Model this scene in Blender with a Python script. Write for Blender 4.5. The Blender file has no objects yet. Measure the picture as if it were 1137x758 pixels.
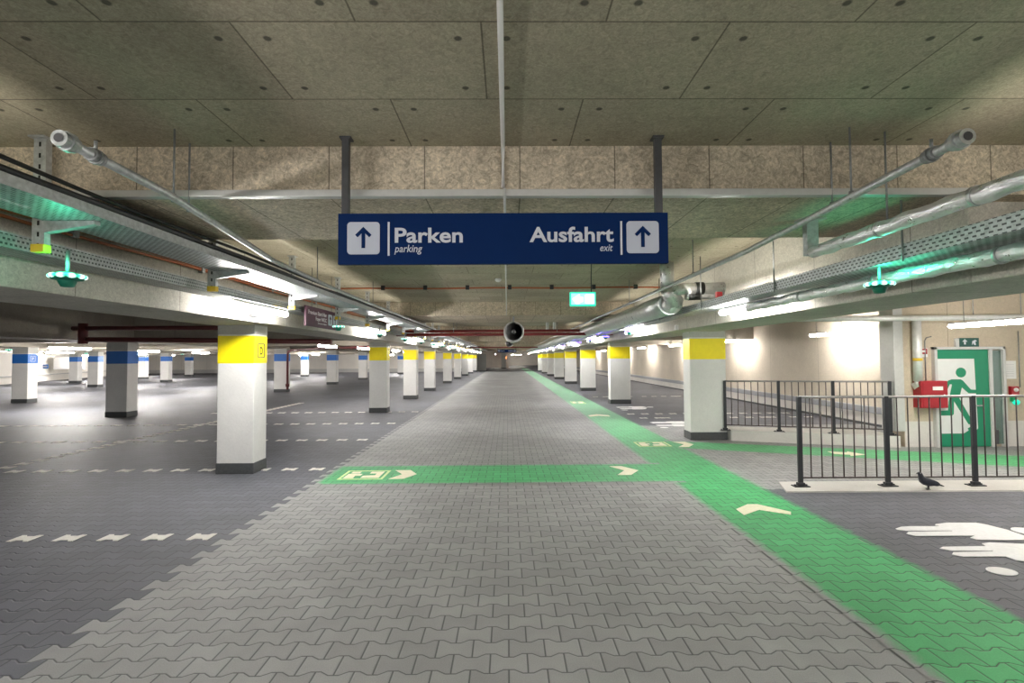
import bpy, bmesh, math, random
from mathutils import Vector, Matrix
random.seed(7)
PI = math.pi
scene = bpy.context.scene
COL = scene.collection

# ------------------------------------------------------------------ helpers
def link(o):
    COL.objects.link(o)
    return o

def tag(o, label=None, cat=None, group=None, kind=None):
    if label: o['label'] = label
    if cat: o['category'] = cat
    if group: o['group'] = group
    if kind: o['kind'] = kind
    return o

def thing(name, label, cat, loc=(0, 0, 0), rotz=0.0, group=None):
    o = link(bpy.data.objects.new(name, None))
    o.empty_display_size = 0.1
    o.location = loc
    o.rotation_euler = (0, 0, rotz)
    return tag(o, label, cat, group)

def ordinal(n):
    return ['first', 'second', 'third', 'fourth', 'fifth', 'sixth', 'seventh', 'eighth', 'ninth', 'tenth',
            'eleventh', 'twelfth', 'thirteenth', 'fourteenth', 'fifteenth', 'sixteenth', 'seventeenth',
            'eighteenth', 'nineteenth', 'twentieth', 'twenty-first', 'twenty-second', 'twenty-third', 'twenty-fourth',
            'twenty-fifth', 'twenty-sixth', 'twenty-seventh', 'twenty-eighth', 'twenty-ninth', 'thirtieth'][n]

class MB:
    """collects shapes, builds ONE mesh object"""
    def __init__(self):
        self.bm = bmesh.new()
    def box(self, x0, x1, y0, y1, z0, z1, bev=0.0):
        t = bmesh.new()
        bmesh.ops.create_cube(t, size=1.0)
        for v in t.verts:
            v.co = Vector((x0 + (v.co.x + .5) * (x1 - x0), y0 + (v.co.y + .5) * (y1 - y0), z0 + (v.co.z + .5) * (z1 - z0)))
        if bev > 0:
            bmesh.ops.bevel(t, geom=list(t.edges), offset=bev, segments=2, affect='EDGES', profile=0.6)
        self._merge(t)
        return self
    def _merge(self, t):
        me = bpy.data.meshes.new('tmp')
        t.to_mesh(me)
        t.free()
        self.bm.from_mesh(me)
        bpy.data.meshes.remove(me)
    def poly(self, pts):
        vs = [self.bm.verts.new(p) for p in pts]
        self.bm.faces.new(vs)
        return self
    def prism(self, pts, z0, z1, axis='Z'):
        """extrude a 2D polygon; axis Z: pts are (x,y); axis Y: pts are (x,z); axis X: pts are (y,z)"""
        def P(p, h):
            if axis == 'Z': return (p[0], p[1], h)
            if axis == 'Y': return (p[0], h, p[1])
            return (h, p[0], p[1])
        a = [self.bm.verts.new(P(p, z0)) for p in pts]
        b = [self.bm.verts.new(P(p, z1)) for p in pts]
        n = len(pts)
        self.bm.faces.new(a)
        self.bm.faces.new(b)
        for i in range(n):
            self.bm.faces.new((a[i], a[(i + 1) % n], b[(i + 1) % n], b[i]))
        return self
    def tube(self, path, r, seg=12, cap=True):
        """sweep a circle along a polyline; r may be a list"""
        path = [Vector(p) for p in path]
        n = len(path)
        rr = r if isinstance(r, (list, tuple)) else [r] * n
        rings = []
        ref = None
        for i, p in enumerate(path):
            d = (path[min(i + 1, n - 1)] - path[max(i - 1, 0)]).normalized()
            if ref is None:
                ref = Vector((0, 0, 1)) if abs(d.z) < .9 else Vector((1, 0, 0))
            u = d.cross(ref)
            if u.length < 1e-4:
                ref = Vector((1, 0, 0)) if abs(d.x) < .9 else Vector((0, 1, 0))
                u = d.cross(ref)
            u.normalize()
            w = u.cross(d).normalized()
            rings.append([self.bm.verts.new(p + (u * math.cos(2 * PI * k / seg) + w * math.sin(2 * PI * k / seg)) * rr[i]) for k in range(seg)])
        for i in range(n - 1):
            for k in range(seg):
                f = self.bm.faces.new((rings[i][k], rings[i][(k + 1) % seg], rings[i + 1][(k + 1) % seg], rings[i + 1][k]))
                f.smooth = True
        if cap:
            self.bm.faces.new(rings[0][::-1])
            self.bm.faces.new(rings[-1])
        return self
    def lathe(self, prof, c=(0, 0, 0), seg=20):
        """prof: list of (r,z) around the Z axis"""
        rings = []
        for r, z in prof:
            if r < 1e-5:
                rings.append([self.bm.verts.new((c[0], c[1], c[2] + z))])
            else:
                rings.append([self.bm.verts.new((c[0] + r * math.cos(2 * PI * k / seg), c[1] + r * math.sin(2 * PI * k / seg), c[2] + z)) for k in range(seg)])
        for a, b in zip(rings, rings[1:]):
            if len(a) == 1 and len(b) == 1:
                continue
            for k in range(seg):
                if len(a) == 1:
                    f = self.bm.faces.new((a[0], b[k], b[(k + 1) % seg]))
                elif len(b) == 1:
                    f = self.bm.faces.new((a[k], a[(k + 1) % seg], b[0]))
                else:
                    f = self.bm.faces.new((a[k], a[(k + 1) % seg], b[(k + 1) % seg], b[k]))
                f.smooth = True
        return self
    def ball(self, c, r, sc=(1, 1, 1), seg=16):
        prof = [(r * math.sin(PI * i / 10), -r * math.cos(PI * i / 10)) for i in range(11)]
        n0 = len(self.bm.verts)
        self.lathe([(p[0] if 0 < i < 10 else 0, p[1]) for i, p in enumerate(prof)], (0, 0, 0), seg)
        self.bm.verts.ensure_lookup_table()
        for v in self.bm.verts[n0:]:
            v.co = Vector((v.co.x * sc[0] + c[0], v.co.y * sc[1] + c[1], v.co.z * sc[2] + c[2]))
        return self
    def build(self, name, mat, parent=None, loc=None):
        bmesh.ops.recalc_face_normals(self.bm, faces=list(self.bm.faces))
        me = bpy.data.meshes.new(name)
        self.bm.to_mesh(me)
        self.bm.free()
        me.materials.append(mat)
        o = link(bpy.data.objects.new(name, me))
        if loc: o.location = loc
        if parent: o.parent = parent
        return o

def copy_tree(o, parent=None):
    c = o.copy()
    COL.objects.link(c)
    c.parent = parent
    for ch in list(o.children):
        copy_tree(ch, c)
    return c

def text_mesh(name, s, x, z, w, h, y, mat, parent, bold=0.0, shear=0.0):
    """lettering facing -Y: lower-left baseline at (x,z) in the parent's space, fitted to width w and height h (of s)"""
    cu = bpy.data.curves.new('txt', 'FONT')
    cu.body = s
    cu.size = 1.0
    cu.offset = bold
    cu.shear = shear
    cu.extrude = 0.01
    cu.resolution_u = 4
    to = bpy.data.objects.new('txt', cu)
    COL.objects.link(to)
    dg = bpy.context.evaluated_depsgraph_get()
    me = bpy.data.meshes.new_from_object(to.evaluated_get(dg))
    bpy.data.objects.remove(to)
    bpy.data.curves.remove(cu)
    xs = [v.co.x for v in me.vertices]
    ys = [v.co.y for v in me.vertices]
    x0, x1 = min(xs), max(xs)
    y1 = max(ys)
    y0 = 0.0
    for v in me.vertices:
        a, b = v.co.x, v.co.y
        v.co = Vector((x + (a - x0) / (x1 - x0) * w, y - v.co.z * 0.2, z + (b - y0) / (y1 - y0) * h))
    me.materials.clear()
    me.materials.append(mat)
    o = link(bpy.data.objects.new(name, me))
    o.parent = parent
    return o

# ------------------------------------------------------------------ node materials
class G:
    def __init__(self, name):
        self.mat = bpy.data.materials.new(name)
        self.mat.use_nodes = True
        self.t = self.mat.node_tree
        self.t.nodes.clear()
        self.out = self.t.nodes.new('ShaderNodeOutputMaterial')
        self.b = self.t.nodes.new('ShaderNodeBsdfPrincipled')
        self.t.links.new(self.b.outputs[0], self.out.inputs[0])
        self._pos = None
    def n(self, typ, **kw):
        nd = self.t.nodes.new(typ)
        for k, v in kw.items():
            setattr(nd, k, v)
        return nd
    def put(self, sock, v):
        if isinstance(v, bpy.types.NodeSocket):
            self.t.links.new(v, sock)
        elif isinstance(v, (tuple, list)) and len(v) == 3 and sock.type == 'RGBA':
            sock.default_value = (*v, 1)
        else:
            sock.default_value = v
    def m(self, op, *a, clamp=False):
        nd = self.n('ShaderNodeMath', operation=op)
        nd.use_clamp = clamp
        for i, v in enumerate(a):
            self.put(nd.inputs[i], v)
        return nd.outputs[0]
    def pos(self):
        if self._pos is None:
            g = self.n('ShaderNodeNewGeometry')
            s = self.n('ShaderNodeSeparateXYZ')
            self.t.links.new(g.outputs['Position'], s.inputs[0])
            self._pos = (s.outputs[0], s.outputs[1], s.outputs[2])
            self._vec = g.outputs['Position']
        return self._pos
    def vec(self):
        self.pos()
        return self._vec
    def objvec(self):
        return self.n('ShaderNodeTexCoord').outputs['Object']
    def scaled(self, v, sc):
        nd = self.n('ShaderNodeMapping')
        self.put(nd.inputs[0], v)
        nd.inputs['Scale'].default_value = sc
        return nd.outputs[0]
    def noise(self, v, scale, detail=3, rough=.6, dist=0.0):
        nd = self.n('ShaderNodeTexNoise')
        self.put(nd.inputs['Vector'], v)
        nd.inputs['Scale'].default_value = scale
        nd.inputs['Detail'].default_value = detail
        nd.inputs['Roughness'].default_value = rough
        nd.inputs['Distortion'].default_value = dist
        return nd.outputs[0]
    def mix(self, f, a, b, blend='MIX'):
        nd = self.n('ShaderNodeMix', data_type='RGBA', blend_type=blend)
        self.put(nd.inputs[0], f)
        self.put(nd.inputs[6], a)
        self.put(nd.inputs[7], b)
        return nd.outputs[2]
    def rng(self, v, a, b, c, d, clamp=True):
        nd = self.n('ShaderNodeMapRange')
        nd.clamp = clamp
        self.put(nd.inputs[0], v)
        for i, x in enumerate((a, b, c, d)):
            nd.inputs[i + 1].default_value = x
        return nd.outputs[0]
    def grey(self, v):
        nd = self.n('ShaderNodeCombineColor')
        for i in range(3):
            self.t.links.new(v, nd.inputs[i])
        return nd.outputs[0]
    def scale_col(self, c, f):
        return self.mix(1.0, c, self.grey(f), 'MULTIPLY')
    def bump(self, h, strength=.4, dist=.01):
        nd = self.n('ShaderNodeBump')
        nd.inputs['Strength'].default_value = strength
        nd.inputs['Distance'].default_value = dist
        self.put(nd.inputs['Height'], h)
        self.t.links.new(nd.outputs[0], self.b.inputs['Normal'])
    def done(self, col, rough=.7, metal=0.0, spec=None):
        self.put(self.b.inputs['Base Color'], col)
        self.put(self.b.inputs['Roughness'], rough)
        self.b.inputs['Metallic'].default_value = metal
        if spec is not None:
            self.b.inputs['Specular IOR Level'].default_value = spec
        return self.mat

def paint(name, c, rough=.5, metal=0.0, var=.08, scale=14, spec=None):
    g = G(name)
    nz = g.noise(g.objvec(), scale, 4)
    return g.done(g.scale_col(c, g.rng(nz, .25, .75, 1 - var, 1 + var)), rough, metal, spec)

def glow(name, c, s):
    g = G(name)
    g.put(g.b.inputs['Emission Color'], c)
    g.b.inputs['Emission Strength'].default_value = s
    return g.done(c, .4)

# --- paving: bone-shaped interlocking pavers, laid across the aisle
PW, PH, PA = .2, .14, .015
def paving_base(g):
    x, y, z = g.pos()
    xs = g.m('DIVIDE', x, PW)
    tri = g.m('SUBTRACT', g.m('MULTIPLY', g.m('ABSOLUTE', g.m('SUBTRACT', g.m('FRACT', xs), .5)), 4.0), 1.0)
    T = g.m('MINIMUM', g.m('MAXIMUM', g.m('MULTIPLY', tri, 2.2), -1.0), 1.0)
    k = g.m('ROUND', g.m('DIVIDE', y, PH))
    kp = g.m('FLOORED_MODULO', k, 2.0)
    s = g.m('SUBTRACT', g.m('MULTIPLY', kp, 2.0), 1.0)             # -(-1)^k
    d = g.m('SUBTRACT', g.m('SUBTRACT', y, g.m('MULTIPLY', k, PH)), g.m('MULTIPLY', g.m('MULTIPLY', s, T), PA))
    row = g.m('SUBTRACT', k, g.m('LESS_THAN', d, 0.0))
    rp = g.m('FLOORED_MODULO', row, 2.0)
    u = g.m('ADD', xs, g.m('MULTIPLY', rp, .5))
    cell = g.m('FLOOR', u)
    fx = g.m('FRACT', u)
    dx = g.m('MULTIPLY', g.m('MINIMUM', fx, g.m('SUBTRACT', 1.0, fx)), PW)
    dist = g.m('MINIMUM', dx, g.m('ABSOLUTE', d))
    cx = g.m('MULTIPLY', g.m('SUBTRACT', g.m('ADD', cell, .5), g.m('MULTIPLY', rp, .5)), PW)
    cy = g.m('MULTIPLY', g.m('ADD', row, .5), PH)
    wn = g.n('ShaderNodeTexWhiteNoise', noise_dimensions='2D')
    cb = g.n('ShaderNodeCombineXYZ')
    g.put(cb.inputs[0], cell)
    g.put(cb.inputs[1], row)
    g.t.links.new(cb.outputs[0], wn.inputs['Vector'])
    rnd = wn.outputs['Value']
    dark_side = g.m('LESS_THAN', cx, -2.5)
    right_bay = g.m('MULTIPLY', g.m('GREATER_THAN', cx, 3.1),
                    g.m('MAXIMUM', g.m('LESS_THAN', cy, 6.1), g.m('GREATER_THAN', cy, 11.9)))
    bay = g.m('MAXIMUM', dark_side, right_bay)
    col = g.mix(bay, (.325, .327, .325), (.125, .129, .150))
    big = g.noise(g.vec(), .55, 3, .55)
    mid = g.noise(g.vec(), 4.0, 3, .6)
    fine = g.noise(g.vec(), 160.0, 2, .7)
    f = g.m('MULTIPLY', g.rng(big, .3, .7, .86, 1.13), g.rng(rnd, 0, 1, .9, 1.08))
    f = g.m('MULTIPLY', f, g.rng(mid, .3, .7, .94, 1.06))
    f = g.m('MULTIPLY', f, g.rng(fine, .3, .7, .88, 1.12))
    col = g.scale_col(col, f)
    joint = g.rng(dist, .0018, .0060, 1.0, 0.0)
    return col, joint, dist, f

def finish_paving(g, col, joint, dist):
    col = g.mix(g.m('MULTIPLY', joint, .80), col, (.035, .037, .04))
    g.bump(g.rng(dist, 0.0, .011, 0.0, 1.0), .55, .006)
    return g.done(col, .62, 0.0, .35)

def mat_paving():
    g = G('paving')
    col, joint, dist, f = paving_base(g)
    return finish_paving(g, col, joint, dist)

def mat_green_paving():
    g = G('green_painted_paving')
    col, joint, dist, f = paving_base(g)
    at = g.n('ShaderNodeAttribute')
    at.attribute_name = 'fade'
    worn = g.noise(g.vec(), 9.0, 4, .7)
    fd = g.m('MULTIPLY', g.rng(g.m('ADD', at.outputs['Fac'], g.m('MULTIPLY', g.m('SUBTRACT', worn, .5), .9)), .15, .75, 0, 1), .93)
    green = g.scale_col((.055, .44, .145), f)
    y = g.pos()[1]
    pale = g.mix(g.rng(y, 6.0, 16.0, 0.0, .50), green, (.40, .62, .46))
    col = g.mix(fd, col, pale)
    return finish_paving(g, col, joint, dist)

def mat_concrete(name, c, joints=None, holes=None, flake=.28, flake_scale=30.0, stain=.14, plank=None, rough=.85):
    """cast concrete with the print of chipboard shuttering; joints: list of (axis, origin, spacing[, stagger])"""
    g = G(name)
    x, y, z = g.pos()
    ax = dict(x=x, y=y, z=z)
    v = g.vec()
    a = g.noise(g.scaled(v, (1, 1, 1)), flake_scale, 4, .75, 1.4)
    b = g.noise(g.scaled(v, (1, 1, 1)), flake_scale * 3.1, 2, .7, .6)
    big = g.noise(v, 1.1, 4, .6)
    f = g.m('MULTIPLY', g.rng(a, .32, .68, 1 - flake, 1 + flake), g.rng(b, .3, .7, 1 - flake * .5, 1 + flake * .5))
    f = g.m('MULTIPLY', f, g.rng(big, .3, .7, 1 - stain, 1 + stain))
    if plank:
        p = g.noise(g.scaled(v, plank), 5.0, 3, .6)
        f = g.m('MULTIPLY', f, g.rng(p, .3, .7, .9, 1.1))
    col = g.scale_col(c, f)
    line = None
    if joints == 'ceiling':
        W, Hh = 1.03, .62
        v2 = g.m('DIVIDE', g.m('SUBTRACT', y, .79), Hh)
        row = g.m('FLOOR', v2)
        fv = g.m('FRACT', v2)
        par = g.m('FLOORED_MODULO', row, 2.0)
        u = g.m('ADD', g.m('DIVIDE', g.m('SUBTRACT', x, -.10), W), g.m('MULTIPLY', g.m('SUBTRACT', 1.0, par), 0.0))
        u = g.m('ADD', u, g.m('MULTIPLY', par, .5))
        fu = g.m('FRACT', u)
        du = g.m('MULTIPLY', g.m('MINIMUM', fu, g.m('SUBTRACT', 1.0, fu)), W)
        dv = g.m('MULTIPLY', g.m('MINIMUM', fv, g.m('SUBTRACT', 1.0, fv)), Hh)
        line = g.m('MINIMUM', du, dv)
        wn = g.n('ShaderNodeTexWhiteNoise', noise_dimensions='2D')
        cb = g.n('ShaderNodeCombineXYZ')
        g.put(cb.inputs[0], g.m('FLOOR', u))
        g.put(cb.inputs[1], row)
        g.t.links.new(cb.outputs[0], wn.inputs['Vector'])
        col = g.scale_col(col, g.rng(wn.outputs['Value'], 0, 1, .90, 1.08))
        h1 = g.m('SUBTRACT', du, .105)
        h2 = g.m('SUBTRACT', dv, .11)
        hr = g.m('SQRT', g.m('ADD', g.m('MULTIPLY', h1, h1), g.m('MULTIPLY', h2, h2)))
        dot = g.rng(hr, .013, .021, 1.0, 0.0)
        col = g.mix(g.m('MULTIPLY', dot, .8), col, (.05, .05, .045))
    elif joints:
        for axis, o, sp in joints:
            u = g.m('FRACT', g.m('DIVIDE', g.m('SUBTRACT', ax[axis], o), sp))
            d = g.m('MULTIPLY', g.m('MINIMUM', u, g.m('SUBTRACT', 1.0, u)), sp)
            line = d if line is None else g.m('MINIMUM', line, d)
    if line is not None:
        col = g.mix(g.m('MULTIPLY', g.rng(line, .0015, .006, 1.0, 0.0), .72), col, (.06, .052, .042))
    g.bump(g.m('ADD', a, g.m('MULTIPLY', b, .4)), .35, .006)
    return g.done(col, rough, 0, .2)

def mat_metal(name, c, rough=.38, scale=60, var=.2, metal=.85, crumple=0.0):
    g = G(name)
    v = g.objvec()
    nz = g.noise(v, scale, 3, .6)
    col = g.scale_col(c, g.rng(nz, .3, .7, 1 - var, 1 + var))
    if crumple > 0:
        cr = g.noise(g.scaled(v, (1, .35, 1)), 26, 3, .6, .6)
        g.bump(cr, crumple, .03)
    return g.done(col, g.rng(nz, .3, .7, rough - .08, rough + .12), metal)

def mat_perforated(name, c, px=.05, py=.025):
    """galvanised tray sheet with rows of punched slots"""
    g = G(name)
    x, y, z = g.pos()
    fy = g.m('FRACT', g.m('DIVIDE', y, px))
    h = g.m('ADD', x, z)
    row = g.m('FLOOR', g.m('DIVIDE', h, py))
    fx = g.m('FRACT', g.m('DIVIDE', h, py))
    fy = g.m('FRACT', g.m('ADD', g.m('DIVIDE', y, px), g.m('MULTIPLY', g.m('FLOORED_MODULO', row, 2.0), .5)))
    a = g.m('LESS_THAN', g.m('ABSOLUTE', g.m('SUBTRACT', fy, .5)), .27)
    b = g.m('LESS_THAN', g.m('ABSOLUTE', g.m('SUBTRACT', fx, .5)), .22)
    hole = g.m('MULTIPLY', a, b)
    nz = g.noise(g.vec(), 25, 3, .7)
    col = g.mix(g.m('MULTIPLY', hole, .85), g.scale_col(c, g.rng(nz, .3, .7, .75, 1.2)), (.03, .035, .035))
    g.done(col, .42, .75)
    return g.mat

M = {}
M['paving'] = mat_paving()
M['green_paving'] = mat_green_paving()
M['ceiling'] = mat_concrete('ceiling_concrete', (.42, .38, .285), 'ceiling', flake=.24, flake_scale=30, stain=.14)
M['beam_x'] = mat_concrete('cross_beam_concrete', (.54, .465, .355), [('x', .09, .62)], flake=.40, flake_scale=21, stain=.2)
M['soffit'] = mat_concrete('beam_soffit_concrete', (.36, .335, .26), [('x', .41, 1.24)], flake=.2, flake_scale=26)
M['beam_y'] = mat_concrete('long_beam_concrete', (.50, .48, .42), [('y', .18, 1.24)], flake=.2, flake_scale=24, stain=.12)
M['beam_bay'] = mat_concrete('bay_beam_concrete', (.36, .33, .28), [('x', .1, 2.4)], flake=.12, flake_scale=20)
M['wall'] = mat_concrete('wall_concrete', (.60, .54, .45), [('y', 1.3, 2.5)], flake=.08, flake_scale=18, stain=.08)
M['wall_white'] = mat_concrete('white_wall', (.70, .67, .62), [('x', .4, 3.0)], flake=.04, flake_scale=18, stain=.05)
M['wall_door'] = mat_concrete('stair_wall_concrete', (.56, .48, .37), [('x', .35, 2.5), ('z', .9, 1.3)], flake=.10, flake_scale=22, stain=.08)
M['wainscot'] = mat_concrete('pale_wall_foot', (.66, .64, .60), None, flake=.05, flake_scale=20, stain=.08)
M['kerb'] = mat_concrete('kerb_concrete', (.60, .585, .55), None, flake=.06, flake_scale=40, stain=.1)
M['pillar'] = mat_concrete('pillar_paint', (.66, .655, .635), None, flake=.04, flake_scale=16, stain=.08, rough=.6)
M['pillar_top'] = mat_concrete('bare_pillar_head', (.42, .42, .39), None, flake=.08, flake_scale=20, stain=.08)
M['skirt'] = paint('dark_skirt', (.055, .06, .062), .6, 0, .25, 30)
M['yellow'] = paint('yellow_band', (.90, .74, .0), .5, 0, .05, 10)
M['blue_band'] = paint('blue_band', (.015, .13, .46), .5, 0, .06, 10)
M['sign_blue'] = paint('sign_blue', (.0, .0165, .088), .6, 0, .05, 6, .12)
M['sign_white'] = paint('sign_white', (.52, .55, .64), .5, 0, .03, 6)
M['sign_text'] = paint('sign_text', (.62, .64, .70), .5, 0, .02, 6)
M['plum'] = paint('sign_plum', (.085, .016, .042), .5, 0, .06, 8)
M['plum_text'] = paint('sign_plum_text', (.75, .68, .72), .5)
M['steel'] = mat_metal('galvanised_steel', (.50, .52, .52), .42, 30, .22, .7)
M['strut'] = mat_metal('strut_steel', (.30, .31, .31), .5, 40, .2, .6)
def mat_slotted():
    g = G('slotted_steel')
    sp = g.n('ShaderNodeSeparateXYZ')
    g.put(sp.inputs[0], g.objvec())
    a = g.m('LESS_THAN', g.m('ABSOLUTE', sp.outputs[0]), .007)
    b = g.m('LESS_THAN', g.m('FRACT', g.m('DIVIDE', sp.outputs[2], .07)), .42)
    nz = g.noise(g.objvec(), 30, 3)
    col = g.mix(g.m('MULTIPLY', a, b), g.scale_col((.50, .52, .52), g.rng(nz, .3, .7, .8, 1.2)), (.02, .02, .02))
    return g.done(col, .42, .6)
M['slotted'] = mat_slotted()
M['post_grey'] = paint('dark_post', (.075, .075, .08), .45, .3, .12, 30)
M['foil'] = mat_metal('foil_jacket', (.84, .85, .86), .33, 22, .08, .78, .5)
M['white_foil'] = mat_metal('white_foil', (.78, .78, .76), .45, 14, .08, .25, .15)
M['foil_soft'] = mat_metal('duct_sheet', (.62, .66, .64), .34, 12, .12, .85, .3)
M['tray'] = mat_perforated('tray_sheet', (.50, .54, .54))
M['mesh_tray'] = mat_perforated('mesh_tray_sheet', (.36, .39, .38), .03, .03)
M['cable'] = paint('black_cable', (.016, .017, .018), .5, 0, .3, 40)
M['orange'] = paint('orange_conduit', (.40, .12, .045), .55, 0, .15, 20)
M['maroon'] = paint('maroon_pipe', (.11, .022, .022), .45, 0, .15, 20)
M['red_pipe'] = paint('red_pipe', (.22, .02, .02), .4, 0, .12, 20)
M['red'] = paint('red_box', (.36, .012, .02), .4, 0, .08, 14)
M['white'] = paint('white_paint', (.80, .79, .77), .5, 0, .03, 12)
M['cream_paint'] = paint('road_paint_cream', (.86, .82, .62), .6, 0, .08, 30)
M['pale_green_paint'] = paint('road_paint_pale_green', (.62, .80, .36), .6, 0, .12, 30)
M['road_white'] = paint('road_paint_white', (.84, .84, .83), .6, 0, .07, 30)
M['marker'] = paint('white_paver', (.78, .76, .70), .65, 0, .08, 40)
M['rail'] = paint('railing_paint', (.030, .032, .036), .4, .3, .15, 40)
M['rail_top'] = paint('railing_top', (.34, .33, .32), .4, .5, .15, 40)
M['bar'] = paint('railing_bar', (.060, .048, .046), .45, .3, .15, 40)
M['door_green'] = paint('door_green', (.004, .235, .115), .4, 0, .05, 8)
M['door_white'] = paint('door_white', (.74, .76, .74), .4, 0, .03, 8)
M['frame_grey'] = paint('frame_grey', (.58, .58, .56), .4, .2, .06, 20)
M['glass'] = None
M['black'] = paint('black_rubber', (.02, .02, .022), .5, 0, .2, 30)
M['cap_yellow'] = paint('cap_yellow', (.85, .58, .04), .5)
M['grey_box'] = paint('grey_box', (.45, .45, .44), .5)
M['green_dev'] = paint('green_device', (.01, .35, .13), .4)
M['dark_green'] = paint('sign_dark_green', (.012, .085, .065), .4)
M['bird'] = paint('bird_feathers', (.020, .024, .034), .42, 0, .6, 55)
M['tube'] = glow('lamp_tube', (1.0, .97, .94), 112.0)
M['lamp_far'] = glow('lamp_tube_warm', (1.0, .94, .88), 85.0)
M['lamp_bay'] = glow('lamp_tube_bay', (1.0, .95, .90), 420.0)
def mat_led(name, c, s1, s2):
    g = G(name)
    at = g.n('ShaderNodeAttribute')
    at.attribute_name = 'bead'
    g.put(g.b.inputs['Emission Color'], g.mix(at.outputs['Fac'], c, (.75, 1.0, .95)))
    g.put(g.b.inputs['Emission Strength'], g.rng(at.outputs['Fac'], 0, 1, s1, s2))
    return g.done(c, .4)
M['led_green'] = mat_led('led_green', (.0, .62, .34), .8, 1.6)
M['led_blue'] = glow('led_blue', (.14, .08, 1.0), 6.0)
M['led_body_green'] = paint('detector_body', (.006, .16, .10), .4)
M['exit_white'] = glow('exit_sign_white', (.30, 1.0, .80), .95)
M['exit_pale'] = glow('exit_sign_pale', (.95, 1.0, .98), 2.0)
M['exit_green'] = glow('exit_sign_green', (.01, .55, .36), .8)
M['orange_light'] = glow('orange_sign_light', (1.0, .25, .06), 3.0)

def mat_glass():
    g = G('side_light_glass')
    g.b.inputs['Transmission Weight'].default_value = .7
    return g.done((.45, .66, .58), .15, 0)
M['glass'] = mat_glass()

def struct(name, mb, mat, parent=None):
    o = mb.build(name, mat, parent)
    if parent is None:
        o['kind'] = 'structure'
    return o

# ------------------------------------------------------------------ setting
CH = 3.0            # ceiling height
BB = 2.11           # bottom of the long beams
struct('floor', MB().box(-47, 14, -9, 122, -.2, 0), M['paving'])
struct('ceiling', MB().box(-47, 14, -9, 122, CH, CH + .25), M['ceiling'])

# long beams over the two pillar rows beside the aisle
struct('ceiling_beam', MB().box(-4.22, -3.32, -9, 66, BB, CH + .05, .012), M['beam_y'])
b = MB().box(3.17, 4.13, 3.4, 80, BB, CH + .05, .012)
b.box(3.17, 4.13, -9, 3.4, BB, 2.42, .012)
struct('ceiling_beam', b, M['beam_y'])
for xc in (-11.1, -18.55, -25.0, -31.0):
    struct('ceiling_beam', MB().box(xc - .45, xc + .45, 6, 60, BB + .02, CH + .05), M['beam_bay'])
# cross beams over the aisle
struct('ceiling_beam', MB().box(-3.31, 13.5, 3.25, 4.43, 2.67, CH + .05, .01), M['beam_x'])
for (y0, y1) in ((12.45, 15.0), (22.0, 23.2), (31.5, 32.7), (41, 42.2), (50.5, 51.7), (60, 61.2), (70, 71.2)):
    struct('ceiling_beam', MB().box(-3.31, 3.16, y0, y1, 2.67, CH + .05, .01), M['beam_x'])
# cross beams in the parking bays
for y0 in (14.5, 20.0, 24.8, 32.0, 38.9, 45.8, 52.6):
    struct('ceiling_beam', MB().box(-40, -4.23, y0, y0 + .5, BB + .03, CH + .05), M['beam_bay'])
for y0 in (17.4, 24.3, 30.9, 37.8, 44.6):
    struct('ceiling_beam', MB().box(4.14, 8.55, y0, y0 + .4, BB + .1, CH + .05), M['beam_bay'])

def wallseg(name, p, q, h, mat, th=.3, z0=0.0):
    p, q = Vector(p), Vector(q)
    d = (q - p).normalized()
    nrm = Vector((-d.y, d.x)) * th
    pts = [p, q, q + nrm, p + nrm]
    return struct(name, MB().prism([(v.x, v.y) for v in pts], z0, h), mat)

W_R = 8.55
struct('wall_right', MB().box(W_R, W_R + .3, 9.2, 122, 0, CH + .02), M['wall'])
struct('wall_left', MB().prism([(-33.2, -9), (-34.4, 34.6), (-43.9, 60), (-44.3, 60), (-34.8, 34.6), (-33.6, -9)], 0, CH + .02), M['wall_white'])
struct('wall_back', MB().box(-44.5, -5.0, 60.2, 60.5, 0, CH + .02), M['wall_white'])
struct('wall_far', MB().box(-5.0, .2, 82, 82.3, 0, CH + .02), M['wall_white'])
struct('wall_end', MB().box(.2, 9, 106, 106.3, 0, CH + .02), M['wall_white'])
DW = 8.9
struct('wall_stair', MB().box(7.021, 13.5, DW, DW + .3, 0, CH + .02), M['wall_door'])
struct('baseboard_stair', MB().box(7.03, 7.53, DW - .006, DW + .02, 0, .45).box(8.74, 13.4, DW - .006, DW + .02, 0, .45), M['wainscot'])
# pale plinth with grey guard band along the long right wall
o = struct('baseboard_right', MB().box(W_R - .05, W_R + .02, 9.3, 80, .03, .28), M['wainscot'])
struct('trim_1', MB().box(W_R - .10, W_R + .02, 9.3, 80, .28, .43, .02), paint('guard_band', (.30, .31, .33), .6))
struct('trim_2', MB().box(W_R - .13, W_R, 9.3, 80, 0, .045), M['skirt'])
# low grey plinth stripe on the far left walls
struct('baseboard_left', MB().prism([(-34.35, 34.6), (-43.85, 60), (-43.7, 60), (-34.2, 34.6), (-33.0, -9), (-33.15, -9)], .48, .56), paint('wall_stripe', (.42, .42, .42), .6))
struct('trim_3', MB().box(-44, -5.2, 60.1, 60.25, .0, .42), M['grey_box'])
# concrete wedge that carries the rear railing, and kerb strip under the front railing
struct('trim_4', MB().prism([(4.3, 9.70), (6.9, 8.84), (6.92, 9.15), (6.92, 9.6), (4.3, 10.25)], 0, .20), M['kerb'])
b = MB()
pts = [(3.30, 6.00), (9.6, 5.92), (9.6, 6.46), (3.46, 6.46)]
b.prism(pts, 0, .018)
struct('trim_5', b, M['kerb'])
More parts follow.
